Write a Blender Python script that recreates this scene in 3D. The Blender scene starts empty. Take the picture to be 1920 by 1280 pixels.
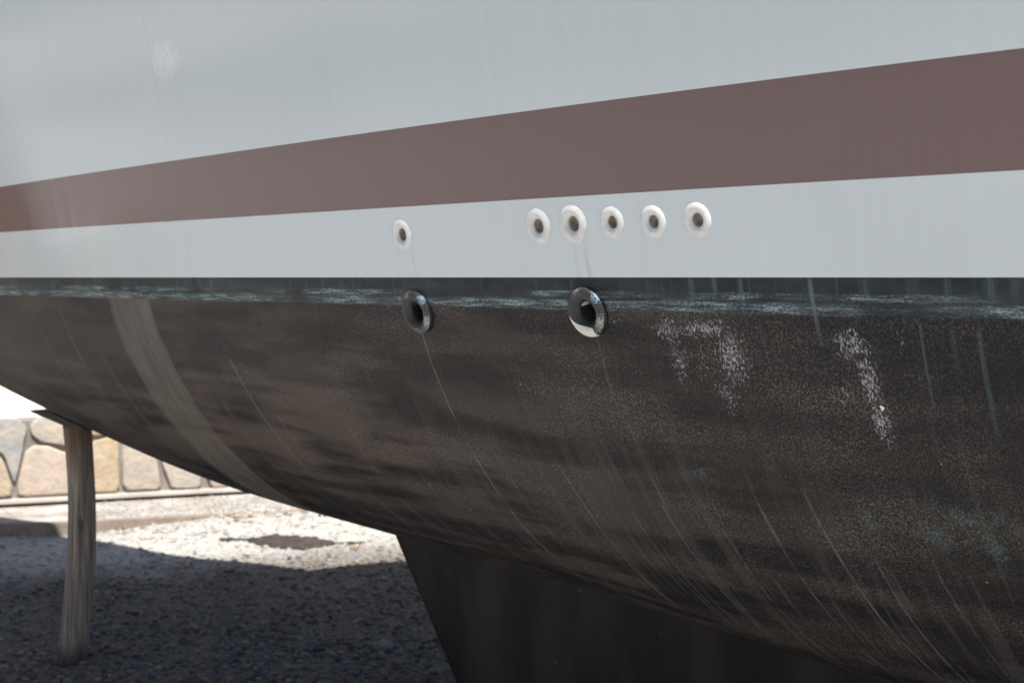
import bpy, bmesh, math, random
import numpy as np
from mathutils import Vector
SC = bpy.context.scene
R = math.radians

# ---------------------------------------------------------------- camera, sky, sun, exposure
WL = 1.694                       # height of the waterline above the ground; the camera is level with it
CAM = (0.0, 3.6, WL)
cam = bpy.data.objects.new('camera', bpy.data.cameras.new('camera'))
SC.collection.objects.link(cam)
cam.location = CAM
cam.rotation_euler = (R(90), 0, math.atan2(-0.6428, -0.7660))   # set below from the view direction
VIEW = Vector((0.6428, -0.7660, 0.0))
cam.rotation_euler = VIEW.to_track_quat('-Z', 'Y').to_euler()
cam.data.lens = 50.0; cam.data.sensor_width = 36.0
cam.data.shift_y = -120.0 / 1920.0
cam.data.clip_start = 0.05; cam.data.clip_end = 2000
cam.data.dof.use_dof = True
cam.data.dof.focus_distance = 2.85
cam.data.dof.aperture_fstop = 6.0
SC.camera = cam

SUN = Vector((-0.45, 0.272, 1.0)).normalized()
w = bpy.data.worlds.new('World'); SC.world = w; w.use_nodes = True
wn = w.node_tree; bg = wn.nodes['Background']
sky = wn.nodes.new('ShaderNodeTexSky'); sky.sky_type = 'NISHITA'; sky.sun_disc = False
sky.sun_elevation = math.asin(SUN.z); sky.sun_rotation = math.atan2(SUN.x, SUN.y)
sky.air_density = 1.0; sky.dust_density = 1.5; sky.ozone_density = 1.5
wn.links.new(sky.outputs[0], bg.inputs[0]); bg.inputs[1].default_value = 0.058
sd = bpy.data.lights.new('sun', 'SUN'); sd.energy = 5.0; sd.angle = R(0.53); sd.color = (1.0, 0.95, 0.88)
so = bpy.data.objects.new('sun', sd); SC.collection.objects.link(so)
so.rotation_euler = SUN.to_track_quat('Z', 'Y').to_euler(); so.location = (0, 0, 12)
SC.view_settings.view_transform = 'Standard'; SC.view_settings.look = 'None'
SC.view_settings.gamma = 1; SC.view_settings.use_curve_mapping = False
SC.view_settings.exposure = 0.88

# ---------------------------------------------------------------- helpers
def tag(o, label=None, cat=None, group=None, kind=None):
    if label: o['label'] = label
    if cat: o['category'] = cat
    if group: o['group'] = group
    if kind: o['kind'] = kind
    return o
def empty(name, loc):
    o = bpy.data.objects.new(name, None); o.empty_display_size = .1
    SC.collection.objects.link(o); o.location = loc; return o
def mesh_obj(name, verts, faces, mat=None, parent=None, smooth=True, loc=None):
    me = bpy.data.meshes.new(name); me.from_pydata([tuple(map(float, v)) for v in verts], [], faces); me.update()
    if mat: me.materials.append(mat)
    if smooth: me.polygons.foreach_set('use_smooth', [True] * len(me.polygons))
    o = bpy.data.objects.new(name, me); SC.collection.objects.link(o)
    if loc is not None: o.location = loc
    if parent: o.parent = parent
    return o
def bm_obj(name, bm, mat=None, parent=None, smooth=False, loc=None):
    me = bpy.data.meshes.new(name); bm.to_mesh(me); bm.free()
    if mat: me.materials.append(mat)
    if smooth: me.polygons.foreach_set('use_smooth', [True] * len(me.polygons))
    o = bpy.data.objects.new(name, me); SC.collection.objects.link(o)
    if loc is not None: o.location = loc
    if parent: o.parent = parent
    return o
def set_attr(me, name, vals):
    a = me.attributes.new(name, 'FLOAT', 'POINT'); a.data.foreach_set('value', np.asarray(vals, dtype=np.float32))

class NT:
    """small wrapper to write shader nodes as expressions"""
    def __init__(s, name):
        s.m = bpy.data.materials.new(name); s.m.use_nodes = True; s.t = s.m.node_tree
        s.b = s.t.nodes['Principled BSDF']; s.tc = None
    def node(s, typ, **k):
        n = s.t.nodes.new(typ)
        for a, v in k.items(): setattr(n, a, v)
        return n
    def put(s, sock, v):
        if isinstance(v, bpy.types.NodeSocket): s.t.links.new(v, sock)
        else:
            if hasattr(sock.default_value, '__len__') and len(sock.default_value) == 4 and len(v) == 3: v = (*v, 1)
            sock.default_value = v
    def math(s, op, a, b=0.0, c=0.0, clamp=False):
        n = s.node('ShaderNodeMath', operation=op, use_clamp=clamp)
        s.put(n.inputs[0], a); s.put(n.inputs[1], b); s.put(n.inputs[2], c); return n.outputs[0]
    def add(s, a, b): return s.math('ADD', a, b)
    def mul(s, a, b): return s.math('MULTIPLY', a, b)
    def obj(s):
        if not s.tc: s.tc = s.node('ShaderNodeTexCoord')
        return s.tc.outputs['Object']
    def uv(s):
        if not s.tc: s.tc = s.node('ShaderNodeTexCoord')
        return s.tc.outputs['UV']
    def scale(s, v, xyz, off=(0, 0, 0)):
        n = s.node('ShaderNodeMapping'); s.put(n.inputs[0], v)
        n.inputs['Scale'].default_value = xyz; n.inputs['Location'].default_value = off; return n.outputs[0]
    def noise(s, v, scale, detail=3, rough=.55, dist=0, out=0):
        n = s.node('ShaderNodeTexNoise'); s.put(n.inputs['Vector'], v); n.inputs['Scale'].default_value = scale
        n.inputs['Detail'].default_value = detail; n.inputs['Roughness'].default_value = rough
        n.inputs['Distortion'].default_value = dist; return n.outputs[out]
    def voro(s, v, scale, feature='F1', out=0, rnd=1):
        n = s.node('ShaderNodeTexVoronoi', feature=feature); s.put(n.inputs['Vector'], v)
        n.inputs['Scale'].default_value = scale; n.inputs['Randomness'].default_value = rnd; return n.outputs[out]
    def ramp(s, v, lo, hi, a=0.0, b=1.0, smooth=True):
        n = s.node('ShaderNodeMapRange'); n.interpolation_type = 'SMOOTHSTEP' if smooth else 'LINEAR'
        s.put(n.inputs[0], v); s.put(n.inputs[1], lo); s.put(n.inputs[2], hi); s.put(n.inputs[3], a); s.put(n.inputs[4], b)
        return n.outputs[0]
    def mix(s, f, a, b):
        n = s.node('ShaderNodeMix', data_type='RGBA'); s.put(n.inputs[0], f); s.put(n.inputs[6], a); s.put(n.inputs[7], b)
        return n.outputs[2]
    def attr(s, name, out=2):
        n = s.node('ShaderNodeAttribute', attribute_name=name); return n.outputs[out]
    def sep(s, v):
        n = s.node('ShaderNodeSeparateXYZ'); s.put(n.inputs[0], v); return n.outputs
    def bump(s, h, strength=.3, dist=.01, nrm=None):
        n = s.node('ShaderNodeBump'); s.put(n.inputs['Height'], h); n.inputs['Strength'].default_value = strength
        n.inputs['Distance'].default_value = dist
        if nrm is not None: s.put(n.inputs['Normal'], nrm)
        return n.outputs[0]
    def out(s, color=None, rough=None, normal=None, **k):
        if color is not None: s.put(s.b.inputs['Base Color'], color)
        if rough is not None: s.put(s.b.inputs['Roughness'], rough)
        if normal is not None: s.put(s.b.inputs['Normal'], normal)
        for a, v in k.items(): s.put(s.b.inputs[a.replace('_', ' ')], v)
        return s.m

# ---------------------------------------------------------------- hull form
def spline(xs, ys):
    xs = np.array(xs, float); ys = np.array(ys, float); n = len(xs); h = np.diff(xs)
    A = np.eye(n); r = np.zeros(n)
    for i in range(1, n - 1):
        A[i, i-1] = h[i-1]; A[i, i] = 2 * (h[i-1] + h[i]); A[i, i+1] = h[i]
        r[i] = 6 * ((ys[i+1] - ys[i]) / h[i] - (ys[i] - ys[i-1]) / h[i-1])
    m = np.linalg.solve(A, r)
    def f(x):
        x = np.asarray(x, float); i = np.clip(np.searchsorted(xs, x) - 1, 0, n - 2); H = h[i]
        a = (xs[i+1] - x) / H; b = (x - xs[i]) / H
        return a * ys[i] + b * ys[i+1] + ((a**3 - a) * m[i] + (b**3 - b) * m[i+1]) * H * H / 6
    return f
halfb = spline([-5, -3, -1, .795, 2.8, 4.83, 6.3, 7.4, 8.8], [.95, 1.34, 1.5, 1.415, 1.14, .79, .42, 0, -.72])
depth = spline([-5, -3, -1, .6, 1.65, 2.287, 2.94, 3.566, 4.32, 4.94, 5.54, 6.19, 6.9, 7.4, 8.8],
               [0.117, 0.586, 0.958, 1.075, 1.053, 0.982, 0.928, 0.883, 0.816, 0.718, 0.609, 0.475, 0.256, 0.0, -1.0])
flare = spline([-5, -1, 1, 2.3, 3.3, 4.2, 5, 6.5, 7.6, 9.0], [.12, .2, .214, .202, .203, .222, .235, .31, .45, .46])
def sheer(x): return 1.12 + .008 * np.asarray(x, float)**2 * (np.asarray(x) > 0) + .004 * np.asarray(x, float)**2 * (np.asarray(x) < 0)
def HY(x, h):
    b = halfb(x); f = flare(x); d = np.maximum(depth(x), 1e-4); t = np.clip(-h / d, 0, 1)
    below = np.maximum(b, 0) * (1 - t**1.9)**(1 / 1.6) + f * np.minimum(h, 0) * (1 - t)
    above = b + f * np.maximum(h, 0)
    return np.maximum(np.where(h >= 0, above, below), 0)
def hull_pt(x, h): return Vector((x, float(HY(np.array(x), np.array(h))), WL + h))
def hull_n(x, h, e=2e-3):
    a = hull_pt(x + e, h) - hull_pt(x - e, h); b = hull_pt(x, h + e) - hull_pt(x, h - e)
    n = a.cross(b); n.normalize()
    return n if n.y > 0 else -n
XS = np.unique(np.round(np.concatenate([np.arange(-5, .4, .1), np.arange(.4, 5.2, .0075), np.arange(5.2, 6.6, .02), np.arange(6.6, 8.98, .04)]), 4))
def h_lo(x):
    b = halfb(x); return np.where(b < 0, -b / flare(x), 0.0)

# fittings: x, height over waterline, flange radius
WHITE_FIT = [(2.318, .099, .0371), (1.855, .106, .0378), (1.752, .108, .0392), (1.644, .108, .0318), (1.537, .106, .0320), (1.429, .106, .0330)]
BLACK_FIT = [(2.303, -.080, .0528), (1.742, -.070, .0530)]

# ---------------------------------------------------------------- boat materials
def streaks(m, U, V, items, wob=None):
    """each item: x0, slope, half width, v top, v bottom, strength"""
    tot = None
    for x0, sl, hw, v0, v1, st in items:
        c = m.math('MULTIPLY_ADD', V, sl, x0)
        if wob is not None: c = m.add(c, wob)
        d = m.math('ABSOLUTE', m.math('SUBTRACT', U, c))
        a = m.ramp(d, hw, hw * .25, 0, st)
        b = m.ramp(V, v0 + .004, v0 - .012); e = m.ramp(V, v1 - .02, v1 + .10)
        k = m.mul(a, m.mul(b, e))
        tot = k if tot is None else m.math('MAXIMUM', tot, k)
    return tot

def mat_topside(name, base, stripe=False):
    m = NT(name); o = m.obj(); xyz = m.sep(o); X, Z = xyz[0], xyz[2]
    st = m.noise(m.scale(o, (45, 0, .35)), 1.0, 4, .6)           # vertical wash streaks
    st2 = m.noise(m.scale(o, (230, 0, .8)), 1.0, 2, .5)
    big = m.noise(m.scale(o, (1.2, 1.2, 2.2)), 1.0, 3, .5)
    col = m.mix(m.ramp(st, .3, .75), tuple(c * .968 for c in base), base)
    col = m.mix(m.ramp(big, .35, .7, 0, .5), col, tuple(c * f for c, f in zip(base, (.93, .93, .95))))
    dk = m.ramp(st2, .55, .8, 0, .12)
    col = m.mix(dk, col, tuple(c * .7 for c in base))
    if not stripe:
        hz = m.math('SUBTRACT', Z, WL)
        # rusty and grey dribbles under the fittings
        rust = streaks(m, X, hz, [(2.335, .12, .004, .075, .0, .35), (2.285, .12, .0045, .07, -.03, .45), (1.752, .10, .008, .075, -.05, .34),
                                  (1.722, .10, .007, .078, -.05, .42), (1.86, .1, .005, .07, .01, .12), (1.83, .1, .004, .07, .0, .14)])
        rn = m.ramp(m.noise(m.scale(o, (90, 90, 40)), 1, 3), .35, .65, .3, 1)
        col = m.mix(m.mul(rust, rn), col, (.42, .33, .23))
        # white paint specks high on the bow side
        dx = m.mul(m.math('SUBTRACT', X, 3.29), 5.0); dz = m.mul(m.math('SUBTRACT', Z, WL + .605), 8.0)
        rr = m.math('SQRT', m.add(m.mul(dx, dx), m.mul(dz, dz)))
        fl = m.noise(m.scale(o, (170, 170, 100)), 1, 2, .6)
        sp = m.math('GREATER_THAN', m.mul(fl, m.ramp(rr, 1.1, .1, 0, 1)), .44)
        col = m.mix(m.mul(sp, .30), col, (.95, .96, .96))
    # thin dark seam scratches
    sc = streaks(m, X, m.math('SUBTRACT', Z, WL), [(3.33, .06, .0022, 1.2, -.3, .35), (3.305, .06, .0015, 1.2, -.3, .22), (4.35, .04, .002, 1.2, -.3, .18), (4.02, .04, .002, 1.2, -.3, .15)])
    col = m.mix(sc, col, tuple(c * .55 for c in base))
    rg = m.ramp(st, .3, .8, .13, .20) if not stripe else m.ramp(st, .3, .8, .12, .20)
    nb = m.bump(m.noise(m.scale(o, (1.6, 1.6, 2.6)), 1.0, 1), .4, .010)
    nb = m.bump(st, .05, .0006, nb)
    return m.out(col, rg, nb, Specular_IOR_Level=.5)
M_top = mat_topside('white_gelcoat', (.585, .64, .665))
M_str = mat_topside('brown_stripe_paint', (.150, .097, .096), True)

def mat_bottom():
    m = NT('antifouling_paint'); o = m.obj(); uv = m.uv(); s = m.sep(uv); U, V = s[0], s[1]
    # large rusty brown and black mottling, stretched along the boat
    mo = m.noise(m.scale(uv, (1.9, 11, 1)), 1.0, 3, .5, .25)
    mo2 = m.noise(m.scale(uv, (.9, 2.6, 1), (7, 3, 0)), 1.0, 2, .5)
    band = m.ramp(m.mul(mo, m.add(mo2, .5)), .36, .64)
    grain = m.noise(m.scale(o, (290, 290, 190)), 1.0, 3, .65)
    grain2 = m.noise(m.scale(o, (150, 150, 90)), 1.0, 2, .6)
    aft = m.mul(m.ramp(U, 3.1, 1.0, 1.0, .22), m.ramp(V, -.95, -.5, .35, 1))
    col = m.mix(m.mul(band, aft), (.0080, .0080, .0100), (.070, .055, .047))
    gm = m.mul(m.ramp(grain, .47, .66), m.mul(m.ramp(U, 4.2, 2.9, .2, 1), m.ramp(m.noise(m.scale(uv, (3, 5, 1), (2, 8, 0)), 1, 3), .35, .65, .35, 1.15)))
    col = m.mix(m.mul(gm, m.ramp(band, 0, 1, .40, .75)), col, (.150, .133, .125))
    gd = m.ramp(grain, .42, .30)
    col = m.mix(m.mul(gd, .6), col, (.008, .008, .010))
    # fine scrub streaks running down the girth
    fs = m.noise(m.scale(uv, (55, 1.6, 1)), 1.0, 4, .65)
    fs2 = m.noise(m.scale(uv, (16, .9, 1), (3, 9, 0)), 1.0, 3, .6)
    low = m.ramp(V, -.15, -.7)
    col = m.mix(m.mul(m.ramp(fs, .54, .70, 0, .25), m.add(low, .18)), col, (.115, .11, .11))
    col = m.mix(m.mul(m.ramp(fs2, .50, .66, 0, .20), m.add(low, .15)), col, (.095, .09, .087))
    # pale scraped panel towards the bow
    wob = m.mul(m.math('SUBTRACT', m.noise(m.scale(uv, (2, 7, 1)), 1, 3), .5), .05)
    wobs = m.mul(m.math('SUBTRACT', m.noise(m.scale(uv, (1.5, 2.2, 1)), 1, 2), .5), .022)
    pu = m.add(U, wob)
    pe = m.mul(m.ramp(pu, 3.625, 3.65), m.ramp(m.add(pu, m.mul(m.ramp(V, -.05, -.2), -.02)), 3.93, 3.88))
    pe = m.mul(pe, m.ramp(m.add(V, m.mul(wob, .4)), -.055, -.075))
    pt = m.add(m.ramp(m.noise(m.scale(uv, (30, 5, 1)), 1, 4, .6), .3, .7, .5, .95), m.mul(m.ramp(pu, 3.75, 3.65), m.ramp(V, -.22, -.08, 0, .35)))
    col = m.mix(m.mul(pe, m.mul(pt, .72)), col, (.14, .125, .112))
    # greenish boot band under the waterline
    edge = m.add(-.067, m.mul(m.math('SUBTRACT', m.noise(m.scale(uv, (3, 1, 1)), 1, 3), .5), .012))
    edge = m.add(edge, m.mul(m.math('SUBTRACT', m.noise(m.scale(uv, (120, 120, 1)), 1, 2), .5), .007))
    inb = m.ramp(m.math('SUBTRACT', V, edge), -.003, .003)
    bc = m.mix(m.ramp(m.noise(m.scale(uv, (7, 18, 1)), 1, 4, .6), .35, .7), (.016, .021, .026), (.036, .045, .052))
    col = m.mix(m.mul(inb, .93), col, bc)
    # teal scuffs along the band: two long horizontal tide marks
    tm = m.noise(m.scale(uv, (2.2, 16, 1), (1, 5, 0)), 1, 3, .6)
    tf = m.noise(m.scale(uv, (130, 260, 1)), 1, 3, .7)
    tg = m.noise(m.scale(uv, (12, 150, 1)), 1, 3, .6)
    def tide(v, w, thr, st):
        d = m.math('ABSOLUTE', m.math('SUBTRACT', m.add(V, m.mul(m.math('SUBTRACT', tm, .5), .010)), v))
        return m.mul(m.ramp(d, w, w * .3), st)
    t1 = m.mul(tide(-.057, .015, 0, 1), m.ramp(m.noise(m.scale(uv, (2.3, 1, 1), (4, 0, 0)), 1, 3), .36, .54))
    t2 = m.mul(tide(-.036, .010, 0, 1), m.ramp(m.noise(m.scale(uv, (2.1, 1, 1), (9, 2, 0)), 1, 3), .46, .60))
    tt = m.mul(m.math('MAXIMUM', t1, t2), m.ramp(m.mul(m.add(tf, tg), .5), .40, .56))
    col = m.mix(m.mul(tt, .95), col, (.13, .18, .19))
    wf = m.ramp(m.mul(m.add(tf, tg), .5), .52, .60)
    col = m.mix(m.mul(m.mul(m.math('MAXIMUM', t1, m.mul(t2, 1.2)), wf), .8), col, (.30, .36, .36))
    # drips of green from the waterline
    dn = m.noise(m.scale(uv, (38, .8, 1), (2, 0, 0)), 1, 3, .6)
    dl = m.noise(m.scale(uv, (22, .1, 1), (11, 0, 0)), 1, 2, .6)
    dm = m.mul(m.ramp(dn, .52, .70), m.ramp(m.add(V, m.mul(dl, .075)), -.012, .012))
    col = m.mix(m.mul(dm, m.ramp(U, 2.4, 1.0, .35, .75)), col, (.07, .125, .145))
    named = streaks(m, U, V, [(1.192, .03, .0065, .0, -.13, .65), (1.345, .0, .006, .0, -.09, .5), (3.30, .05, .012, .0, -.04, .7), (3.235, .05, .010, .0, -.045, .7),
                              (.985, -.02, .004, -.075, -.26, .28), (.884, .0, .007, -.08, -.30, .22), (1.32, .05, .003, -.09, -.20, .25), (.93, 0, .008, -.08, -.2, .12),
                              (1.41, 0, .006, 0, -.05, .4), (1.46, 0, .009, 0, -.03, .35), (1.08, 0, .012, 0, -.035, .4), (.99, .0, .014, 0, -.04, .4), (.93, 0, .010, 0, -.05, .45), (.86, 0, .018, 0, -.05, .4), (.82, 0, .012, 0, -.06, .4)], wobs)
    col = m.mix(named, col, (.11, .165, .19))
    # long pale water runs and scratches down the girth
    runs = streaks(m, U, V, [(2.305, .0, .0032, -.12, -1.3, .85), (2.285, .01, .004, -.12, -.30, .12), (1.735, .02, .0045, -.12, -.30, .40), (1.72, .02, .0025, -.33, -.60, .45),
                             (1.735, .03, .004, -.55, -1.4, .40), (1.475, .06, .004, -.5, -1.3, .42), (1.36, .09, .005, -.45, -1.25, .42), (1.25, .05, .0035, -.62, -1.2, .45),
                             (3.29, .10, .006, -.25, -1.2, .42), (3.18, .06, .003, -.40, -1.3, .45), (2.85, .05, .003, -.5, -1.3, .28), (2.62, .03, .004, -.55, -1.3, .30), (2.23, .03, .0035, -.42, -1.2, .36),
                             (2.02, .05, .006, -.45, -1.3, .33), (1.98, .0, .003, -.7, -1.4, .38), (4.34, .02, .012, -.09, -.6, .28), (4.15, .05, .007, -.10, -1.0, .22), (4.6, .05, .010, -.1, -.9, .2),
                             (5.0, .05, .02, -.1, -.9, .16), (3.45, .02, .008, -.35, -1.1, .22), (1.85, .03, .004, -.6, -1.3, .26), (1.60, .04, .006, -.6, -1.3, .24), (1.12, .05, .005, -.6, -1.3, .2)], wobs)
    rnz = m.mul(m.ramp(m.noise(m.scale(uv, (60, 26, 1)), 1, 3, .7), .32, .62, .35, 1), m.ramp(m.noise(m.scale(uv, (3, 6, 1), (5, 5, 0)), 1, 3, .6), .36, .6, .25, 1))
    col = m.mix(m.mul(runs, m.mul(rnz, .85)), col, (.22, .22, .225))
    # abraded white and teal patches (soft vertex masks broken up by grain)
    sp = m.noise(m.scale(o, (270, 200, 110)), 1.0, 4, .75)
    ws = m.attr('scuff_white'); wk = m.ramp(m.add(sp, m.mul(ws, .27)), .68, .82)
    col = m.mix(m.mul(m.mul(wk, m.ramp(ws, .02, .35)), .85), col, (.40, .385, .40))
    ts = m.attr('scuff_teal'); tk = m.ramp(m.add(sp, m.mul(ts, .28)), .68, .80)
    col = m.mix(m.mul(m.mul(tk, m.ramp(ts, .02, .4)), .8), col, (.075, .125, .13))
    # sparse chips
    ch = m.math('LESS_THAN', m.voro(m.scale(uv, (9, 9, 1)), 1.0), .020)
    col = m.mix(m.mul(ch, .7), col, (.45, .45, .46))
    rg = m.ramp(band, 0, 1, .46, .62); rg = m.add(rg, m.mul(inb, -.08)); rg = m.add(rg, m.mul(gm, .12))
    nb = m.bump(m.noise(m.scale(uv, (2.5, 5, 1)), 1, 2), .3, .008)
    nb = m.bump(grain2, .10, .0012, nb)
    nb = m.bump(grain, .35, .0012, nb)
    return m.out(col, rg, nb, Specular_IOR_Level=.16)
M_bot = mat_bottom()

def mat_keel():
    m = NT('keel_antifouling'); o = m.obj()
    a = m.noise(m.scale(o, (6, 6, 1.6)), 1, 4, .6); g = m.noise(o, 260, 2)
    col = m.mix(m.ramp(a, .35, .7), (.011, .0115, .013), (.030, .027, .025))
    col = m.mix(m.ramp(g, .6, .75, 0, .35), col, (.07, .065, .06))
    ch = m.math('LESS_THAN', m.voro(o, 7.0), .035)
    col = m.mix(m.mul(ch, .25), col, (.2, .2, .2))
    return m.out(col, .5, m.bump(g, .25, .001), Specular_IOR_Level=.10)
M_keel = mat_keel()

# ---------------------------------------------------------------- boat
boat = empty('sailing_boat', (0, 0, 0))
tag(boat, 'white sailing boat hull with brown stripe and worn black bottom, propped up ashore', 'boat')

def strip(name, rows, mat, both=True, vfun=None):
    """rows(x) -> array of heights; a strip of hull skin on both sides, as one mesh with hull normals"""
    x = XS[:, None]; hh = rows(XS); y = HY(x + 0 * hh, hh); nx, nr = hh.shape
    g = np.cumsum(np.concatenate([np.zeros((nx, 1)), np.hypot(np.diff(y, axis=1), np.diff(hh, axis=1))], 1), 1)
    verts = []; uvs = []; norms = []; faces = []
    e = 1.5e-3
    for side in (1, -1):
        xx = x + 0 * hh
        Yx = (HY(xx + e, hh) - HY(xx - e, hh)) / (2 * e)
        n = np.stack([-Yx, np.ones_like(Yx), np.zeros_like(Yx)], -1)
        P = np.stack([xx, y * side, hh + WL], -1)
        base = len(verts)
        verts += P.reshape(-1, 3).tolist()
        uvs.append(np.stack([xx, -g if hh[nx // 2, -1] < 0 else hh], -1).reshape(-1, 2))
        idx = np.arange(nx * nr).reshape(nx, nr) + base
        a, b, c, d = idx[:-1, :-1], idx[1:, :-1], idx[1:, 1:], idx[:-1, 1:]
        quads = np.stack([a, b, c, d], -1).reshape(-1, 4)
        # holes for the fittings (port side only)
        if side == 1:
            cx = (xx[:-1, :-1] + xx[1:, 1:]).reshape(-1) / 2; ch = (hh[:-1, :-1] + hh[1:, 1:]).reshape(-1) / 2
            keep = np.ones(len(quads), bool)
            for fx, fh, fr in WHITE_FIT + BLACK_FIT: keep &= np.hypot((cx - fx), (ch - fh)) > fr * .62
            quads = quads[keep]
        up = (hh[nx // 2, -1] > hh[nx // 2, 0])
        if (side == 1) == up: quads = quads[:, ::-1]
        # drop degenerate quads beyond the stem
        V = np.array(verts); dead = (np.linalg.norm(V[quads[:, 0]] - V[quads[:, 3]], axis=1) < 1e-6) & (np.linalg.norm(V[quads[:, 1]] - V[quads[:, 2]], axis=1) < 1e-6)
        faces += quads[~dead].tolist()
    o = mesh_obj(name, verts, faces, mat, boat)
    me = o.data; uvs = np.concatenate(uvs); ul = me.uv_layers.new(name='hull')
    li = np.zeros(len(me.loops), int); me.loops.foreach_get('vertex_index', li)
    ul.data.foreach_set('uv', uvs[li].astype(np.float32).ravel())
    return o, uvs

def rows_between(h0, h1, n):
    def f(xs):
        lo = h_lo(xs); a = np.maximum(h0 if np.isscalar(h0) else h0(xs), lo); b = np.maximum(h1 if np.isscalar(h1) else h1(xs), lo)
        b = np.minimum(b, np.maximum(sheer(xs), lo)); a = np.minimum(a, b)
        return a[:, None] + (b - a)[:, None] * np.linspace(0, 1, n)[None, :]
    return f
STR_LO = lambda xs: .1625 + 0 * xs
STR_HI = spline([-5, .8, 2.5, 4.7, 8.8], [.34, .341, .337, .320, .30])
strip('lower_topside', rows_between(0.0, STR_LO, 26), M_top)
strip('brown_stripe', rows_between(STR_LO, STR_HI, 14), M_str)
strip('upper_topside', rows_between(STR_HI, sheer, 30), M_top)
def rows_bot(xs):
    d = np.maximum(depth(xs), 0); t = np.concatenate([np.linspace(0, .16, 24), np.linspace(.16, 1, 90)[1:]])
    return -d[:, None] * np.sin(t * np.pi / 2)[None, :]
bo, buv = strip('underwater_hull', rows_bot, M_bot)
def blobs(items):
    r = np.zeros(len(buv))
    for x0, v0, rx, rv, a, sl in items:
        du = (buv[:, 0] - x0 - sl * (buv[:, 1] - v0)) / rx; dv = (buv[:, 1] - v0) / rv
        r = np.maximum(r, a * np.exp(-(du**2 + dv**2)))
    return r
set_attr(bo.data, 'scuff_white', blobs([(1.54, -.105, .045, .035, .85, 0), (1.45, -.10, .10, .028, .85, 0), (1.395, -.155, .055, .085, .85, 0), (1.525, -.17, .032, .075, .72, 0), (1.425, -.24, .045, .055, .66, 0), (1.46, -.17, .10, .08, .45, 0),
    (1.13, -.12, .045, .04, .9, 0), (1.107, -.19, .028, .075, .9, 0), (1.10, -.27, .030, .06, .85, 0), (1.03, -.11, .016, .03, .65, 0), (1.68, -.085, .04, .014, .6, 0), (1.16, -.22, .04, .05, .55, 0), (2.40, -.07, .05, .012, .5, 0),
    (1.245, -.640, .025, .006, 1.0, -1.5)]))
set_attr(bo.data, 'scuff_teal', blobs([(1.585, -.445, .07, .018, .85, -1.2), (1.55, -.43, .03, .016, .8, 0), (1.19, -.52, .022, .055, .85, .1), (1.06, -.53, .045, .05, .85, 0), (.95, -.54, .030, .075, .85, .2), (.93, -.46, .025, .03, .8, 0), (.99, -.47, .05, .04, .8, 0), (1.04, -.43, .015, .03, .7, 0)]))

# dark paint fleck left bare: a white chip of gelcoat on the bottom
def ring_basis(x, h):
    p = hull_pt(x, h); n = hull_n(x, h)
    b = Vector((0, 0, 1)); b = (b - n * b.dot(n)).normalized(); a = b.cross(n) * -1
    if a.x > 0: a = -a
    return p, n, a, b            # a = aft, b = up the skin
def lathe(name, base, prof, Rr, mat, parent, seg=96, cap=None):
    p, n, a, b = base; V = []; Fc = []; pol = []
    for i, (r, hh) in enumerate(prof):
        for k in range(seg):
            th = 2 * math.pi * k / seg
            V.append(p + (a * math.cos(th) + b * math.sin(th)) * (r * Rr) + n * (hh * Rr)); pol.append((r, th, hh))
    for i in range(len(prof) - 1):
        for k in range(seg):
            k2 = (k + 1) % seg; Fc.append((i * seg + k, i * seg + k2, (i + 1) * seg + k2, (i + 1) * seg + k))
    if cap: Fc.append(tuple(range((len(prof) - 1) * seg, len(prof) * seg)))
    o = mesh_obj(name, V, Fc, mat, parent)
    bm = bmesh.new(); bm.from_mesh(o.data); bmesh.ops.recalc_face_normals(bm, faces=bm.faces)
    # outward: make faces at the crown look along n
    f = max(bm.faces, key=lambda q: (q.calc_center_median() - p).dot(n))
    if f.normal.dot(n) < 0: bmesh.ops.reverse_faces(bm, faces=bm.faces)
    bm.to_mesh(o.data); bm.free()
    return o, pol
def cr(pts, k=5):
    """smooth profile through points (Catmull-Rom)"""
    out = []; P = [pts[0]] + list(pts) + [pts[-1]]
    for i in range(1, len(P) - 2):
        for s in range(k):
            t = s / k
            out.append(tuple(.5 * (2 * P[i][j] + (P[i+1][j] - P[i-1][j]) * t + (2 * P[i-1][j] - 5 * P[i][j] + 4 * P[i+1][j] - P[i+2][j]) * t * t + (3 * P[i][j] - P[i-1][j] - 3 * P[i+1][j] + P[i+2][j]) * t**3) for j in (0, 1)))
    return out + [pts[-1]]

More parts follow.
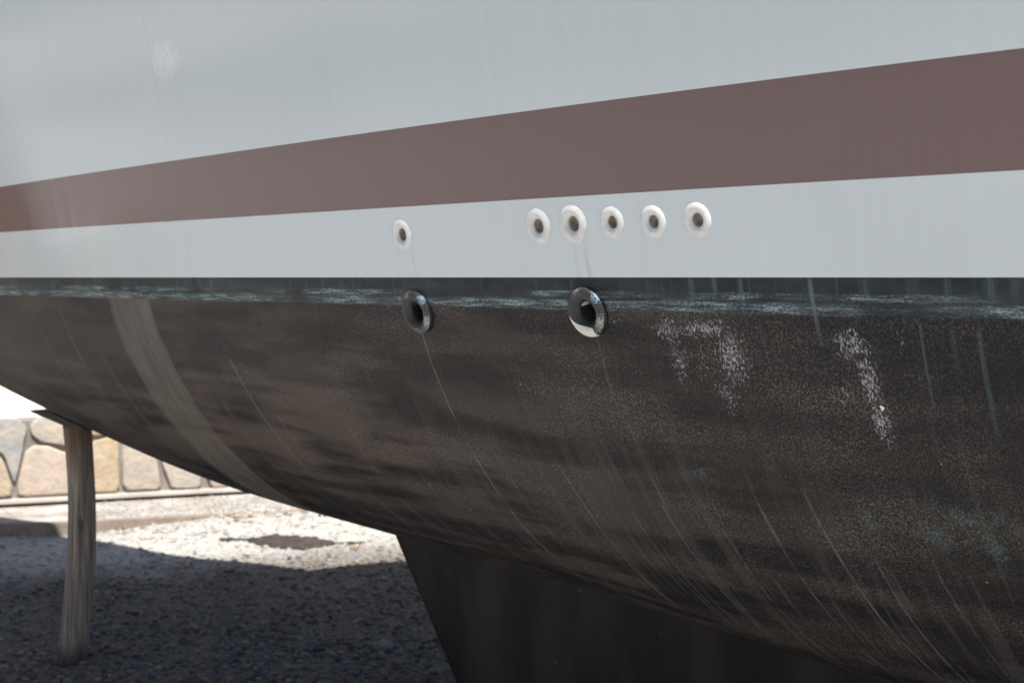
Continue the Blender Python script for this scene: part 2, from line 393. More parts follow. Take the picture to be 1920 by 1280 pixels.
def mat_fit():
    m = NT('white_fitting_plastic'); o = m.obj(); n = m.noise(o, 60, 3)
    col = m.mix(m.ramp(n, .4, .75), (.66, .67, .675), (.58, .57, .55))
    return m.out(col, .32, m.bump(m.noise(o, 120, 2), .08, .001))
M_fit = mat_fit()
def mat_bore():
    m = NT('grimy_bore'); o = m.obj(); n = m.noise(o, 90, 3)
    return m.out(m.mix(m.ramp(n, .3, .7), (.26, .215, .175), (.48, .43, .38)), .5)
M_bore = mat_bore()
def mat_blackfit():
    m = NT('painted_over_fitting'); o = m.obj(); n = m.noise(o, 160, 3, .65); n2 = m.noise(o, 420, 2, .6)
    col = m.mix(m.ramp(n, .4, .7), (.012, .013, .016), (.028, .029, .032))
    wr = m.attr('wear'); k = m.ramp(m.add(n2, m.mul(wr, .35)), .72, .82)
    col = m.mix(m.mul(k, .8), col, (.40, .39, .38))
    tl = m.attr('teal'); k2 = m.ramp(m.add(n, m.mul(tl, .4)), .72, .82)
    col = m.mix(m.mul(k2, .8), col, (.12, .20, .26))
    chp = m.attr('chip'); k3 = m.ramp(m.add(chp, m.mul(m.math('SUBTRACT', n, .5), .5)), .47, .53)
    col = m.mix(k3, col, (.66, .63, .56))
    h = m.add(m.mul(n, .5), m.mul(k3, -1.0))
    return m.out(col, m.ramp(n, .3, .7, .38, .6), m.bump(h, .5, .0012))
M_bfit = mat_blackfit()

WPROF = cr([(1.0, -.10), (1.0, .02), (.985, .055), (.94, .088), (.86, .125), (.77, .150), (.68, .158), (.60, .142), (.53, .105), (.47, .055), (.425, .01), (.40, -.05), (.385, -.10)])
BPROF = cr([(1.0, -.10), (1.0, .04), (.98, .13), (.93, .20), (.84, .245), (.73, .255), (.63, .225), (.53, .165), (.46, .09), (.415, .01), (.395, -.12)])
for i, (fx, fh, fr) in enumerate(WHITE_FIT):
    base = ring_basis(fx, fh)
    f, _ = lathe('skin_fitting', base, WPROF, fr, M_fit, boat)
    lathe('bore', base, [(.387, -.08), (.38, -.25), (.365, -.55), (.20, -.65)], fr, M_bore, f, 40, cap=True)
for i, (fx, fh, fr) in enumerate(BLACK_FIT):
    base = ring_basis(fx, fh)
    f, pol = lathe('skin_fitting', base, BPROF, fr, M_bfit, boat)
    bo_, polb = lathe('bore', base, [(.392, -.10), (.38, -.3), (.38, -.6), (.38, -1.4), (.2, -1.5)], fr, M_bfit, f, 40, cap=True)
    def ang(t, c, wd):
        d = (math.degrees(t) - c + 180) % 360 - 180; return math.exp(-(d / wd)**2)
    for o_, pl in ((f, pol), (bo_, polb)):
        wear = []; teal = []; chip = []
        for r, t, hh in pl:
            wv = .95 * ang(t, -25, 30) * (.55 < r < .95) + .6 * ang(t, 110, 22) * (r > .75) + .45 * ang(t, 200, 60) * (r > .9) + .5 * ang(t, 265, 40) * (r > .7)
            tv = .9 * ang(t, 42, 18) * (r > .75)
            cv = 0.0
            if i == 1:
                dd = math.degrees(t) % 360
                if 178 < dd < 298: 
                    edge = .93 - .40 * math.sin(math.pi * min(1, max(0, (dd - 178) / 165)))
                    cv = min(1, max(0, (r - edge) / .12 + .3)) * min(1, (dd - 178) / 12) * min(1, (298 - dd) / 8)
                if hh < .0 and r < .41 and (70 < dd < 150 or 20 < dd < 70) and hh > -.75: cv = 1
            wear.append(wv); teal.append(tv); chip.append(cv)
        n = len(o_.data.vertices)
        set_attr(o_.data, 'wear', wear[:n]); set_attr(o_.data, 'teal', teal[:n]); set_attr(o_.data, 'chip', chip[:n])
    f['label'] = ('black painted skin fitting worn grey at its rim', 'black painted skin fitting with paint flaked to cream along its lower rim')[i]

# bare chip of white filler (a small raised blob) on the bottom paint
p, n, a, b = ring_basis(1.093, -.2262)
V = [p + n * .0012]; Fc = []
for k in range(14):
    t = 2 * math.pi * k / 14; rr = .0052 * (1 + .25 * math.sin(3 * t + 1) + .12 * math.sin(5 * t))
    V.append(p + (a * math.cos(t) * .75 + b * math.sin(t)) * rr + n * .0001)
for k in range(14): Fc.append((0, 1 + k, 1 + (k + 1) % 14))
mm = NT('white_filler'); mm.out((.7, .72, .74), .5)
mesh_obj('filler_spot', V, Fc, mm.m, boat)

# keel: swept fin of foil section
KT = [(1.694 - .62, 3.735, .7, .15), (1.694 - .9, 3.566, .8, .125), (1.694 - 1.384, 3.264, .95, .105), (.02, 3.07, 1.05, .095), (.0, 3.05, 1.07, .085)]
V = []; Fc = []; NS = 40
for z, le, te, ht in KT:
    for k in range(NS * 2):
        if k < NS: q = k / NS; s = 1
        else: q = (2 * NS - k) / NS; s = -1
        u = (1 - math.cos(math.pi * q)) / 2
        yt = 2.6 * (0.2969 * math.sqrt(u) - .126 * u - .3516 * u*u + .2843 * u**3 - .1036 * u**4) * 1.45 * ht * 1.3
        V.append((le - (le - te) * u, s * yt, z))
n2 = NS * 2
for i in range(len(KT) - 1):
    for k in range(n2): Fc.append((i*n2 + k, i*n2 + (k+1) % n2, (i+1)*n2 + (k+1) % n2, (i+1)*n2 + k))
Fc.append(tuple(range((len(KT)-1)*n2, len(KT)*n2)))
mesh_obj('keel', V, Fc, M_keel, boat)

# deck, toe rail, cabin and transom (above the picture, seen only from elsewhere)
xs = XS[::6]; hs = sheer(xs); ys = HY(xs, hs); ok = ys > .01; xs, hs, ys = xs[ok], hs[ok], ys[ok]
V = []; Fc = []
for x_, h_, y_ in zip(xs, hs, ys):
    for q in (-1, -.5, 0, .5, 1): V.append((x_, y_ * q, WL + h_ - .012 + .05 * (1 - q*q)))
for i in range(len(xs) - 1):
    for j in range(4): Fc.append((i*5+j, (i+1)*5+j, (i+1)*5+j+1, i*5+j+1))
md = NT('deck_paint'); md.out((.62, .62, .58), .6)
mesh_obj('deck', V, Fc, md.m, boat)
mt = NT('teak'); oo = mt.obj(); mt.out(mt.mix(mt.noise(mt.scale(oo, (4, 60, 60)), 1, 4), (.16, .10, .06), (.28, .19, .12)), .6)
for s in (1, -1):
    V = []; Fc = []
    for x_, h_, y_ in zip(xs, hs, ys):
        for dy, dz in ((-.012, -.008), (-.012, .035), (-.035, .035), (-.035, -.008)): V.append((x_, s * max(y_ + dy, .0), WL + h_ + dz))
    for i in range(len(xs) - 1):
        for j in range(4):
            Fc.append((i*4+j, i*4+(j+1) % 4, (i+1)*4+(j+1) % 4, (i+1)*4+j))
    mesh_obj('toe_rail', V, Fc, mt.m, boat, smooth=False)
mc = NT('shadow_awning_canvas'); oo = mc.obj(); mc.out(mc.mix(mc.noise(oo, 4, 3), (.45, .44, .40), (.55, .53, .48)), .9)  # unseen canvas on poles, added to shape the boat's shadow on the gravel
V = []; Fc = []; q = np.linspace(-3.2, 3.97, 30)
for lay_ in (0, .006):
    for x_ in q:
        for k in range(9):
            e_ = k / 4 - 1; V.append((x_ + (.30 * (1 - e_ * e_) * max(0, (x_ - 3) / .9) if x_ > 3 else 0), e_ * (1.31 + .02 * math.sin(x_ * 5)), 4.34 + .16 * (1 - e_ * e_) - .03 * math.sin((x_ + 3.2) * 1.3)**2 + lay_))
for l_ in (0, 1):
    for i in range(len(q) - 1):
        for k in range(8): a_ = l_ * len(q) * 9 + i * 9 + k; Fc.append((a_, a_ + 1, a_ + 10, a_ + 9))
aw = mesh_obj('shadow_awning', V, Fc, mc.m, boat)
for x_ in (-3.1, .4, 3.8):
    for s_1 in (1, -1):
        y_ = 1.0; z0 = WL + float(sheer(x_)) - .02; z1 = 4.36; bm = bmesh.new()
        bmesh.ops.create_cone(bm, cap_ends=True, segments=12, radius1=.016, radius2=.016, depth=z1 - z0); bmesh.ops.translate(bm, verts=bm.verts, vec=(x_, s_1 * y_, (z0 + z1) / 2))
        bm_obj('shadow_awning_pole', bm, mt.m, aw)
for s in (1, -1):  # unseen strake added to widen the shadow on the port-side ground
    V = []; Fc = []; q = np.arange(3.2, 7.9, .1); hq = sheer(q) - .03; yq = HY(q, hq)
    for x_, h_, y_ in zip(q, hq, yq):
        tp = min(1, (x_ - 3.2) / .5)
        for dy, dz in ((-.01, -.03), (.045 * tp, -.018), (.045 * tp, .018), (-.01, .03)): V.append((x_, s * (y_ + dy), WL + h_ + dz))
    for i in range(len(q) - 1):
        for j in range(4): Fc.append((i*4+j, i*4+(j+1) % 4, (i+1)*4+(j+1) % 4, (i+1)*4+j))
    mesh_obj('shadow_strake', V, Fc, mt.m, boat, smooth=False)
V = []; Fc = []
cx = [-2.6, -2.4, 1.5, 3.0, 4.2, 4.5]; cw = [.80, .84, .86, .70, .45, .36]; chh = [.02, .46, .46, .36, .22, .04]
for x_, w_, h_ in zip(cx, cw, chh):
    z0 = WL + float(sheer(x_))
    for y_, z_ in ((w_ + .06, 0.0), (w_, h_ * .85), (w_ - .08, h_), (0, h_ + .04), (-w_ + .08, h_), (-w_, h_ * .85), (-w_ - .06, 0.0)): V.append((x_, y_, z0 + z_))
for i in range(len(cx) - 1):
    for j in range(6): Fc.append((i*7+j, (i+1)*7+j, (i+1)*7+j+1, i*7+j+1))
Fc += [tuple(range(7)), tuple(reversed(range(35, 42)))]
mesh_obj('cabin', V, Fc, md.m, boat, smooth=False)
hcol = np.concatenate([np.linspace(-float(depth(-5.0)), 0, 8), np.linspace(0, float(sheer(-5.0)), 8)[1:]])
yl = HY(np.full(len(hcol), -5.0), hcol)
V = [(-5.0, y_, WL + h_) for y_, h_ in zip(yl, hcol)] + [(-5.0, -y_, WL + h_) for y_, h_ in zip(yl, hcol)]
Fc = [(i, i+1, len(hcol)+i+1, len(hcol)+i) for i in range(len(hcol)-1)]
mesh_obj('transom', V, Fc, M_top, boat, smooth=False)

# ---------------------------------------------------------------- ground
random.seed(4); rng = np.random.default_rng(4)
def mat_ground():
    m = NT('gravel_ground'); o = m.obj()
    a = m.voro(o, 75.0, out=1); a1 = m.sep(a)[0]; d1 = m.voro(o, 75.0)
    b = m.voro(o, 190.0, out=1); b1 = m.sep(b)[0]; d2 = m.voro(o, 190.0)
    big = m.noise(o, .9, 4, .6); med = m.noise(o, 6, 4, .6)
    pick = m.ramp(m.noise(o, 22, 3), .45, .6)
    v = m.mix(pick, a1, b1)
    col = m.mix(v, (.050, .043, .037), (.215, .190, .165))
    col = m.mix(m.ramp(med, .45, .7, 0, .6), col, (.17, .13, .10))
    col = m.mix(m.ramp(big, .4, .7, 0, .4), col, (.12, .112, .108))
    h = m.add(m.mul(m.math('SUBTRACT', 1, d1), .6), m.mul(m.math('SUBTRACT', 1, d2), .3))
    nb = m.bump(h, .9, .012); nb = m.bump(med, .4, .05, nb)
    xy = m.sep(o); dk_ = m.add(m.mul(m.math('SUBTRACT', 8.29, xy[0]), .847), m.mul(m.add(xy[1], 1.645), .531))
    grit = m.ramp(m.add(dk_, m.mul(m.noise(o, 1.8, 3), .9)), 2.2, 1.1, 0, .75)  # mask for the painted brightening of the sunlit strip near the kerb
    grit = m.math('MAXIMUM', grit, m.ramp(m.add(xy[1], m.mul(m.noise(o, 1.1, 4), .8)), 1.3, 2.1, 0, .9))  # pale unseen ground on camera side, added to bounce light onto the hull
    col = m.mix(grit, col, m.mix(v, (.36, .35, .33), (.62, .61, .58)))      # gravel paler near the kerb, brightening the sunlit strip by colour
    return m.out(col, .9, nb, Specular_IOR_Level=.2)
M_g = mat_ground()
def gh(x, y):
    da = (8.29 - x) * .847 + (y + 1.645) * .531; dl = (x - 8.29) * -.531 + (y + 1.645) * -.847   # distance to the kerb, way along it
    bank = .078 * np.exp(-(np.maximum(da - .1, 0) / .35)**2) * np.clip((dl - .05) / 1.0, 0, 1) * (da > -.3)
    return bank + .012 * np.sin(x * 1.7 + y) * np.cos(y * 1.3 - .6 * x) + .006 * np.sin(5.1 * x + 2 * y) * np.sin(4.3 * y)
gx = np.concatenate([[-400, -60, -20], np.arange(-8, 12, .16), [12, 20, 60, 400]]); gy = np.concatenate([[-400, -60, -20], np.arange(-8, 8, .16), [8, 20, 60, 400]])
GX, GY = np.meshgrid(gx, gy, indexing='ij'); fade = (np.abs(GX) < 13) & (np.abs(GY) < 9)
GZ = np.where(fade, gh(GX, GY), 0) - .006
ni, nj = GX.shape; idx = np.arange(ni * nj).reshape(ni, nj)
Q = np.stack([idx[:-1, :-1], idx[1:, :-1], idx[1:, 1:], idx[:-1, 1:]], -1).reshape(-1, 4).tolist()
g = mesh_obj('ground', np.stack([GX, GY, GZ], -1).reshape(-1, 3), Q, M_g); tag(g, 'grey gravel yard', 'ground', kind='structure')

def mat_reflection_lane():
    m = NT('asphalt'); o = m.obj(); n = m.noise(o, 160, 3, .7); n2 = m.noise(o, 1.5, 4)
    c = m.mix(m.ramp(n, .3, .7), (.035, .035, .037), (.085, .083, .08)); c = m.mix(m.ramp(n2, .4, .7, 0, .4), c, (.10, .095, .088))
    return m.out(c, .9, m.bump(n, .5, .004))
V = []; Fc = []; q = np.linspace(-60, 60, 240)  # unseen lane added to darken hull reflections and cut ground bounce
for x_ in q:
    e_ = 9.9 + .12 * math.sin(x_ * 1.1) + .05 * math.sin(x_ * 4.3)
    V += [(x_, e_, -.004), (x_, e_ + .08, .026), (x_, 22.0, .026)]
for i in range(len(q) - 1):
    for j in range(2): Fc.append((i*3+j, (i+1)*3+j, (i+1)*3+j+1, i*3+j+1))
ln = mesh_obj('reflection_lane', V, Fc, mat_reflection_lane(), smooth=False); tag(ln, 'dark asphalt lane added behind the viewpoint for hull reflections', 'lane', kind='structure')

# loose stones: one mesh of many irregular pebbles
def pebbles(name, n, area, smin, smax, mat, seed):
    r = np.random.default_rng(seed)
    base = np.array([(1, 0, 0), (-1, 0, 0), (0, 1, 0), (0, -1, 0), (0, 0, 1), (0, 0, -1), (.6, .6, .6), (-.6, .6, .6), (.6, -.6, .6), (-.6, -.6, .6), (.6, .6, -.6), (-.6, .6, -.6), (.6, -.6, -.6), (-.6, -.6, -.6)])
    tri = []
    for sx in (0, 1):
        for sy in (2, 3):
            for sz in (4, 5):
                c = next(i for i in range(6, 14) if np.sign(base[i][0]) == (1 if sx == 0 else -1) and np.sign(base[i][1]) == (1 if sy == 2 else -1) and np.sign(base[i][2]) == (1 if sz == 4 else -1))
                for t in ((sx, sy, c), (sy, sz, c), (sz, sx, c)):
                    A, B, C = base[list(t)]
                    tri.append(t if np.dot(np.cross(B - A, C - A), A + B + C) > 0 else (t[1], t[0], t[2]))
    tri = np.array(tri); V = []; T = []; col = []
    for k in range(n):
        x, y = area(r); s = smin + (smax - smin) * r.random()**4
        b = base * (1 + .35 * (r.random((14, 1)) - .5)) * np.array([s * (.8 + .5 * r.random()), s * (.6 + .5 * r.random()), s * (.35 + .35 * r.random())])
        q = r.random() * 6.28; c_, s_ = math.cos(q), math.sin(q)
        b = b @ np.array([[c_, s_, 0], [-s_, c_, 0], [0, 0, 1]])
        z = (float(gh(x, y)) - .006 if name == 'gravel' else .074) + s * .18
        V.append(b + np.array([x, y, z])); T.append(tri + 14 * k); col += [r.random()] * 14
    o = mesh_obj(name, np.concatenate(V), np.concatenate(T).tolist(), mat, smooth=False)
    set_attr(o.data, 'tint', col); return o
mp = NT('pebble'); t = mp.attr('tint'); oo = mp.obj()
c = mp.mix(t, (.042, .038, .034), (.25, .23, .21)); c = mp.mix(mp.math('GREATER_THAN', t, .90), c, (.28, .20, .15)); xy = mp.sep(oo)
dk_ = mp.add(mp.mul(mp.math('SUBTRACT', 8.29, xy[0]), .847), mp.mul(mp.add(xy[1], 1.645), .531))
c = mp.mix(mp.ramp(mp.add(dk_, mp.mul(mp.noise(oo, 1.8, 3), .9)), 2.2, 1.1, 0, .6), c, mp.mix(t, (.36, .35, .33), (.68, .67, .64)))  # pebbles get the same painted brightening towards the kerb
mp.out(c, .85, mp.bump(mp.noise(oo, 160, 3), .3, .003))
def view_area(r):
    # the wedge of ground the camera sees under the bow
    Z = 5.6 + 4.6 * r.random()**1.2; X = (-.40 + .44 * r.random()) * Z
    return -.766 * X + .6428 * Z, 3.6 - (.6428 * X + .766 * Z)
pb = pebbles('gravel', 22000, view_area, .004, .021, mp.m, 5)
tag(pb, 'loose grey gravel under the boat', 'gravel', kind='stuff')

def spill_area(r):
    dl_ = .15 + 3.4 * r.random(); da_ = -.02 - abs(r.normal(0, .55)); return 8.29 - .531 * dl_ - .847 * da_, -1.645 - .847 * dl_ + .531 * da_
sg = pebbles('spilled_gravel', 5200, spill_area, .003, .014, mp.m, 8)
tag(sg, 'grit and small stones spilled over the pavement edge', 'gravel', kind='stuff')
# fallen leaves
ml = NT('dry_leaf'); t = ml.attr('tint'); ml.out(ml.mix(t, (.13, .075, .04), (.28, .19, .11)), .75)
V = []; Fc = []; tint = []
for k in range(520):
    x, y = view_area(rng); s = .012 + .022 * rng.random(); q = rng.random() * 6.28; z = float(gh(x, y)) + .006
    if k < 130: dl_ = .1 + 3.2 * rng.random(); da_ = .02 + abs(rng.normal(0, .12)); x = 8.29 - .531 * dl_ - .847 * da_; y = -1.645 - .847 * dl_ + .531 * da_; s *= .8; z = float(gh(x, y)) + .006
    b0 = len(V); tt = rng.random(); tl_ = (rng.random() - .3) * .8
    for (u, v, cz) in ((-1, 0, .0), (-.4, .45, .15), (.3, .4, .2), (1, 0, .35), (.3, -.4, .2), (-.4, -.45, .15), (-.1, 0, -.05)):
        V.append((x + s * (u * math.cos(q) - v * math.sin(q)), y + s * (u * math.sin(q) + v * math.cos(q)), z + s * (cz + .12 + tl_ * v))); tint.append(tt)
    for j in range(6): Fc.append((b0 + j, b0 + (j + 1) % 6, b0 + 6))
lf = mesh_obj('fallen_leaves', V, Fc, ml.m, smooth=False); set_attr(lf.data, 'tint', tint)
tag(lf, 'dry brown leaves scattered over the gravel', 'leaves', kind='stuff')

# pale stone beside the keel
def lumpy(name, loc, size, mat, seed, sub=3, amp=.25):
    bm = bmesh.new(); bmesh.ops.create_icosphere(bm, subdivisions=sub, radius=1)
    r = np.random.default_rng(seed); ph = r.random((4, 3)) * 6
    for v in bm.verts:
        c = v.co; k = 1 + amp * (math.sin(2.1 * c.x + ph[0][0]) * math.sin(2.7 * c.y + ph[0][1]) + .5 * math.sin(5 * c.z + ph[1][0] + 3 * c.x) * math.sin(4 * c.y + ph[1][1]))
        v.co = Vector((c.x * size[0], c.y * size[1], c.z * size[2])) * k
    return bm_obj(name, bm, mat, None, True, loc)
ms = NT('pale_stone'); oo = ms.obj(); ms.out(ms.mix(ms.noise(oo, 40, 3), (.16, .17, .18), (.28, .28, .28)), .8, ms.bump(ms.noise(oo, 60, 3), .4, .004))
s_ = lumpy('stone', (4.62, -1.01, .012), (.032, .026, .026), ms.m, 3)
tag(s_, 'small pale grey stone on shaded gravel beside the keel', 'stone')

# ragged dark patch lying on the sunlit gravel
mso = NT('dark_patch_surface'); oo = mso.obj(); n_ = mso.noise(oo, 14, 5, .7)
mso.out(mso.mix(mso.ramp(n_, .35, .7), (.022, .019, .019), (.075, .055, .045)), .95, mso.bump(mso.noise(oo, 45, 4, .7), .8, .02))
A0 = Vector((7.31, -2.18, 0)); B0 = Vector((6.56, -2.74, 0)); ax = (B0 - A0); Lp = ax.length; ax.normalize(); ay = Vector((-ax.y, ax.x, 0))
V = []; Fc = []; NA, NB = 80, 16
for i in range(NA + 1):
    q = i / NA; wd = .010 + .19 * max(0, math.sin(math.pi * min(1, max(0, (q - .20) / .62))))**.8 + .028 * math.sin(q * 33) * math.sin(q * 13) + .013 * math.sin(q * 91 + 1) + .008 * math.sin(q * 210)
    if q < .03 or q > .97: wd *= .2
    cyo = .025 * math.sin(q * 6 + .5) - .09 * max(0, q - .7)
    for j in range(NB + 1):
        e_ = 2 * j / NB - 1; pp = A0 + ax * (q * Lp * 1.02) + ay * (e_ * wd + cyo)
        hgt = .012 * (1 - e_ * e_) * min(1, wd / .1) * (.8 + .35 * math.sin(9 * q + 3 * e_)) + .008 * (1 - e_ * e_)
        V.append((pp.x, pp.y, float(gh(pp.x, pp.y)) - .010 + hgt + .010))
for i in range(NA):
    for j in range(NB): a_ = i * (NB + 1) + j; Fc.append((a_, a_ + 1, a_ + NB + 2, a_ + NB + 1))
sp_ = mesh_obj('dark_patch', V, Fc, mso.m); tag(sp_, 'long ragged dark patch on the sunlit white gravel', 'soil')

# ---------------------------------------------------------------- post and wooden wedge under the bow
def mat_wood():
    m = NT('weathered_wood'); o = m.obj()
    g1 = m.noise(m.scale(o, (75, 75, 3.2)), 1, 4, .65, .3); g2 = m.noise(m.scale(o, (14, 14, 1.5)), 1, 3)
    col = m.mix(m.ramp(g1, .3, .7), (.095, .080, .066), (.36, .31, .265))
    col = m.mix(m.ramp(g2, .45, .7, 0, .5), col, (.13, .11, .095))
    z = m.sep(o)[2]
    # rust stain hanging from the top, dark foot, a few knots
    rs = m.mul(m.ramp(m.add(z, m.mul(m.noise(m.scale(o, (28, 28, 2)), 1, 3), .35)), .98, 1.22), .75)
    col = m.mix(rs, col, (.13, .055, .032))
    ft = m.ramp(m.add(z, m.mul(g2, -.10)), .06, -.03, 0, .75)
    col = m.mix(ft, col, (.045, .038, .035))
    kn = m.ramp(m.voro(m.scale(o, (9, 9, 3.6)), 1.0), .16, .05, 0, .8)
    col = m.mix(kn, col, (.06, .045, .035))
    ck = m.ramp(m.noise(m.scale(o, (26, 26, 1.2), (3, 1, 0)), 1, 2), .63, .68, 0, .75)
    col = m.mix(ck, col, (.035, .028, .024))
    return m.out(col, .85, m.bump(m.add(g1, m.mul(ck, -1.5)), .6, .006))
M_wood = mat_wood()
ctr = spline([0, .2, .45, .8, 1.05], [-.032, -.010, .008, .008, -.008]); rad = spline([0, .12, .5, .9, 1.05], [.066, .064, .062, .058, .061])
V = []; Fc = []; NZ, NK = 70, 48
R3 = Vector((-.766, -.6428, 0))
for i in range(NZ + 1):
    z = 1.052 * i / NZ
    for k in range(NK):
        t = 2 * math.pi * k / NK
        r_ = float(rad(z)) * (1 + .022 * math.sin(3 * t + 2 * z) + .022 * math.sin(5 * t + 7 * z + 1) + .018 * math.sin(11 * t + 3 * z) - .07 * math.exp(-((t - 2.45 - .12 * math.sin(4 * z)) / .06)**2) * (z > .3) - .08 * math.exp(-((t - 3.15 + .08 * math.sin(6 * z)) / .08)**2) * (z < .45))
        r_ *= 1 + .05 * math.exp(-((z - .48) / .06)**2 - ((t - 2.7) / .4)**2) + .045 * math.exp(-((z - .80) / .035)**2 - ((t - 2.2) / .3)**2)
        c0 = Vector((0, 0, z)) + R3 * float(ctr(z))
        zz = z
        if i == 0: zz = z + .006 * math.sin(2 * t)
        V.append((c0.x + r_ * math.cos(t), c0.y + r_ * math.sin(t), zz))
for i in range(NZ):
    for k in range(NK): Fc.append((i*NK+k, i*NK+(k+1) % NK, (i+1)*NK+(k+1) % NK, (i+1)*NK+k))
Fc += [tuple(reversed(range(NK))), tuple(range(NZ*NK, (NZ+1)*NK))]
po = mesh_obj('wooden_post', V, Fc, M_wood, loc=(5.53, 0.0, -.012)); tag(po, 'weathered grey tree trunk post propping up the bow from the gravel', 'post')

bm = bmesh.new()
md2 = NT('dark_board'); oo = md2.obj(); md2.out(md2.mix(md2.noise(md2.scale(oo, (5, 60, 60)), 1, 4), (.012, .014, .012), (.04, .04, .035)), .7)
def kz(x): return WL - float(depth(x))
prof_t = [(5.36, 1.036, kz(5.36) - .004), (5.50, 1.044, kz(5.50) - .004), (5.60, 1.060, 1.094), (5.70, 1.077, 1.097), (5.775, 1.090, 1.098)]
vs = []
for x_, z0, z1 in prof_t:
    for y_ in (.09, -.05): vs.append((bm.verts.new((x_ , y_ , z0)), bm.verts.new((x_, y_, max(z1, z0 + .006)))))
for i in range(len(prof_t) - 1):
    a0, b0, a1, b1 = vs[2*i], vs[2*i+1], vs[2*i+2], vs[2*i+3]
    for f_ in ((a0[0], a1[0], a1[1], a0[1]), (b0[0], b0[1], b1[1], b1[0]), (a0[1], a1[1], b1[1], b0[1]), (a0[0], b0[0], b1[0], a1[0])): bm.faces.new(f_)
bm.faces.new((vs[0][0], vs[0][1], vs[1][1], vs[1][0])); bm.faces.new((vs[-2][0], vs[-1][0], vs[-1][1], vs[-2][1]))
bmesh.ops.recalc_face_normals(bm, faces=bm.faces)
wd_ = bm_obj('wooden_wedge', bm, md2.m); tag(wd_, 'dark tapered wooden wedge between the post top and the hull', 'wedge')

# ---------------------------------------------------------------- pavement, stone wall, terrace, white wall
WP = Vector((9.24, -1.80, 0)); WD = Vector((-.477, -.879, 0)).normalized(); WN = Vector((-.879, .477, 0)).normalized()   # along the wall to the right; towards the camera
def wpt(t, n, z): return WP + WD * t + WN * n + Vector((0, 0, z))
def mat_conc(name, a, b, slab=None):
    m = NT(name); o = m.obj(); n = m.noise(o, 3, 5, .65); n2 = m.noise(o, 60, 3)
    col = m.mix(m.ramp(n, .3, .7), a, b); col = m.mix(m.ramp(n2, .6, .8, 0, .3), col, tuple(c * .5 for c in a))
    h = n2
    if slab:
        mp_ = m.node('ShaderNodeMapping'); m.put(mp_.inputs[0], o); mp_.inputs['Rotation'].default_value = (0, 0, slab)
        w_ = m.sep(mp_.outputs[0])
        fx = m.math('ABSOLUTE', m.math('SUBTRACT', m.math('FRACT', m.mul(w_[0], 1 / .10)), .5)); j = m.ramp(fx, .42, .48)
        fy = m.math('ABSOLUTE', m.math('SUBTRACT', m.math('FRACT', m.mul(w_[1], 1 / .5)), .5)); j2 = m.ramp(fy, .48, .495)
        j = m.math('MAXIMUM', j, j2)
        col = m.mix(m.mul(j, .45), col, tuple(c * .35 for c in a)); h = m.add(m.mul(n2, .3), m.mul(j, -1))
        dirt = m.ramp(m.noise(o, 5, 5, .75), .50, .66, 0, .7); col = m.mix(dirt, col, (.22, .16, .12))
    return m.out(col, .85, m.bump(h, .4, .004), Specular_IOR_Level=.3)
M_pave = mat_conc('pavement_slabs', (.26, .24, .215), (.46, .44, .41), .35)
def prism(name, poly, z0, z1, mat, parent=None, bev=.006, loc=None):
    bm = bmesh.new(); a = [bm.verts.new((p.x, p.y, z0)) for p in poly]; b = [bm.verts.new((p.x, p.y, z1)) for p in poly]
    n = len(poly); bm.faces.new(b); bm.faces.new(list(reversed(a)))
    for i in range(n): bm.faces.new((a[i], a[(i+1) % n], b[(i+1) % n], b[i]))
    bmesh.ops.recalc_face_normals(bm, faces=bm.faces)
    if bev: bmesh.ops.bevel(bm, geom=[e for e in bm.edges if abs(e.verts[0].co.z - e.verts[1].co.z) < 1e-5 and e.verts[0].co.z > (z0 + z1) / 2], offset=bev, segments=2, affect='EDGES')
    return bm_obj(name, bm, mat, parent)
C1 = Vector((8.29, -1.645, 0)); KD = Vector((-1.2, -1.915, 0)).normalized(); KL = Vector((.26, .27, 0)).normalized()
kin = Vector((-KD.y, KD.x, 0)); kin = kin if kin.dot(WP - C1) > 0 else -kin
kerb_w = .10
# slab area (inside kerb) and kerb
poly = [C1 + KD * 9 + kin * kerb_w, C1 + kin * kerb_w + KL * .02, C1 + KL * 4.3 + kin * .02, wpt(-6, .02, 0), wpt(9, .02, 0)]
pv = prism('pavement', poly, -.05, .072, M_pave, None, .004); tag(pv, 'pale slab pavement in front of the stone wall', 'pavement', kind='structure')
M_kerb = mat_conc('kerb_concrete', (.20, .16, .13), (.32, .27, .23))
kb = prism('kerb', [C1, C1 + KD * 9, C1 + KD * 9 + kin * (kerb_w - .003), C1 + kin * (kerb_w - .003) + KL * .015, C1 + KL * 4.3 + kin * .015, C1 + KL * 4.3], -.05, .080, M_kerb, None, .008)
tag(kb, 'low concrete kerb at the pavement edge', 'kerb', kind='structure')

wall = empty('stone_wall', wpt(0, 0, .07)); tag(wall, 'low retaining wall of irregular cream and grey stones in mortar', 'wall')
base_off = wpt(0, 0, .07)
M_mort = mat_conc('mortar', (.19, .17, .155), (.27, .245, .225))
def wall_box(name, t0, t1, n0, n1, z0, z1, mat, parent, bev=.006):
    bm = bmesh.new(); P = [wpt(t, n, z) - base_off for t in (t0, t1) for n in (n0, n1) for z in (z0, z1)]
    v = [bm.verts.new(p) for p in P]
    for f_ in ((0, 1, 3, 2), (4, 6, 7, 5), (0, 4, 5, 1), (2, 3, 7, 6), (0, 2, 6, 4), (1, 5, 7, 3)): bm.faces.new([v[i] for i in f_])
    bmesh.ops.recalc_face_normals(bm, faces=bm.faces)
    if bev: bmesh.ops.bevel(bm, geom=bm.edges[:], offset=bev, segments=2, affect='EDGES')
    return bm_obj(name, bm, mat, parent)
wall_box('mortar_core', -6, 9, -.30, -.012, -.1, .672, M_mort, wall)
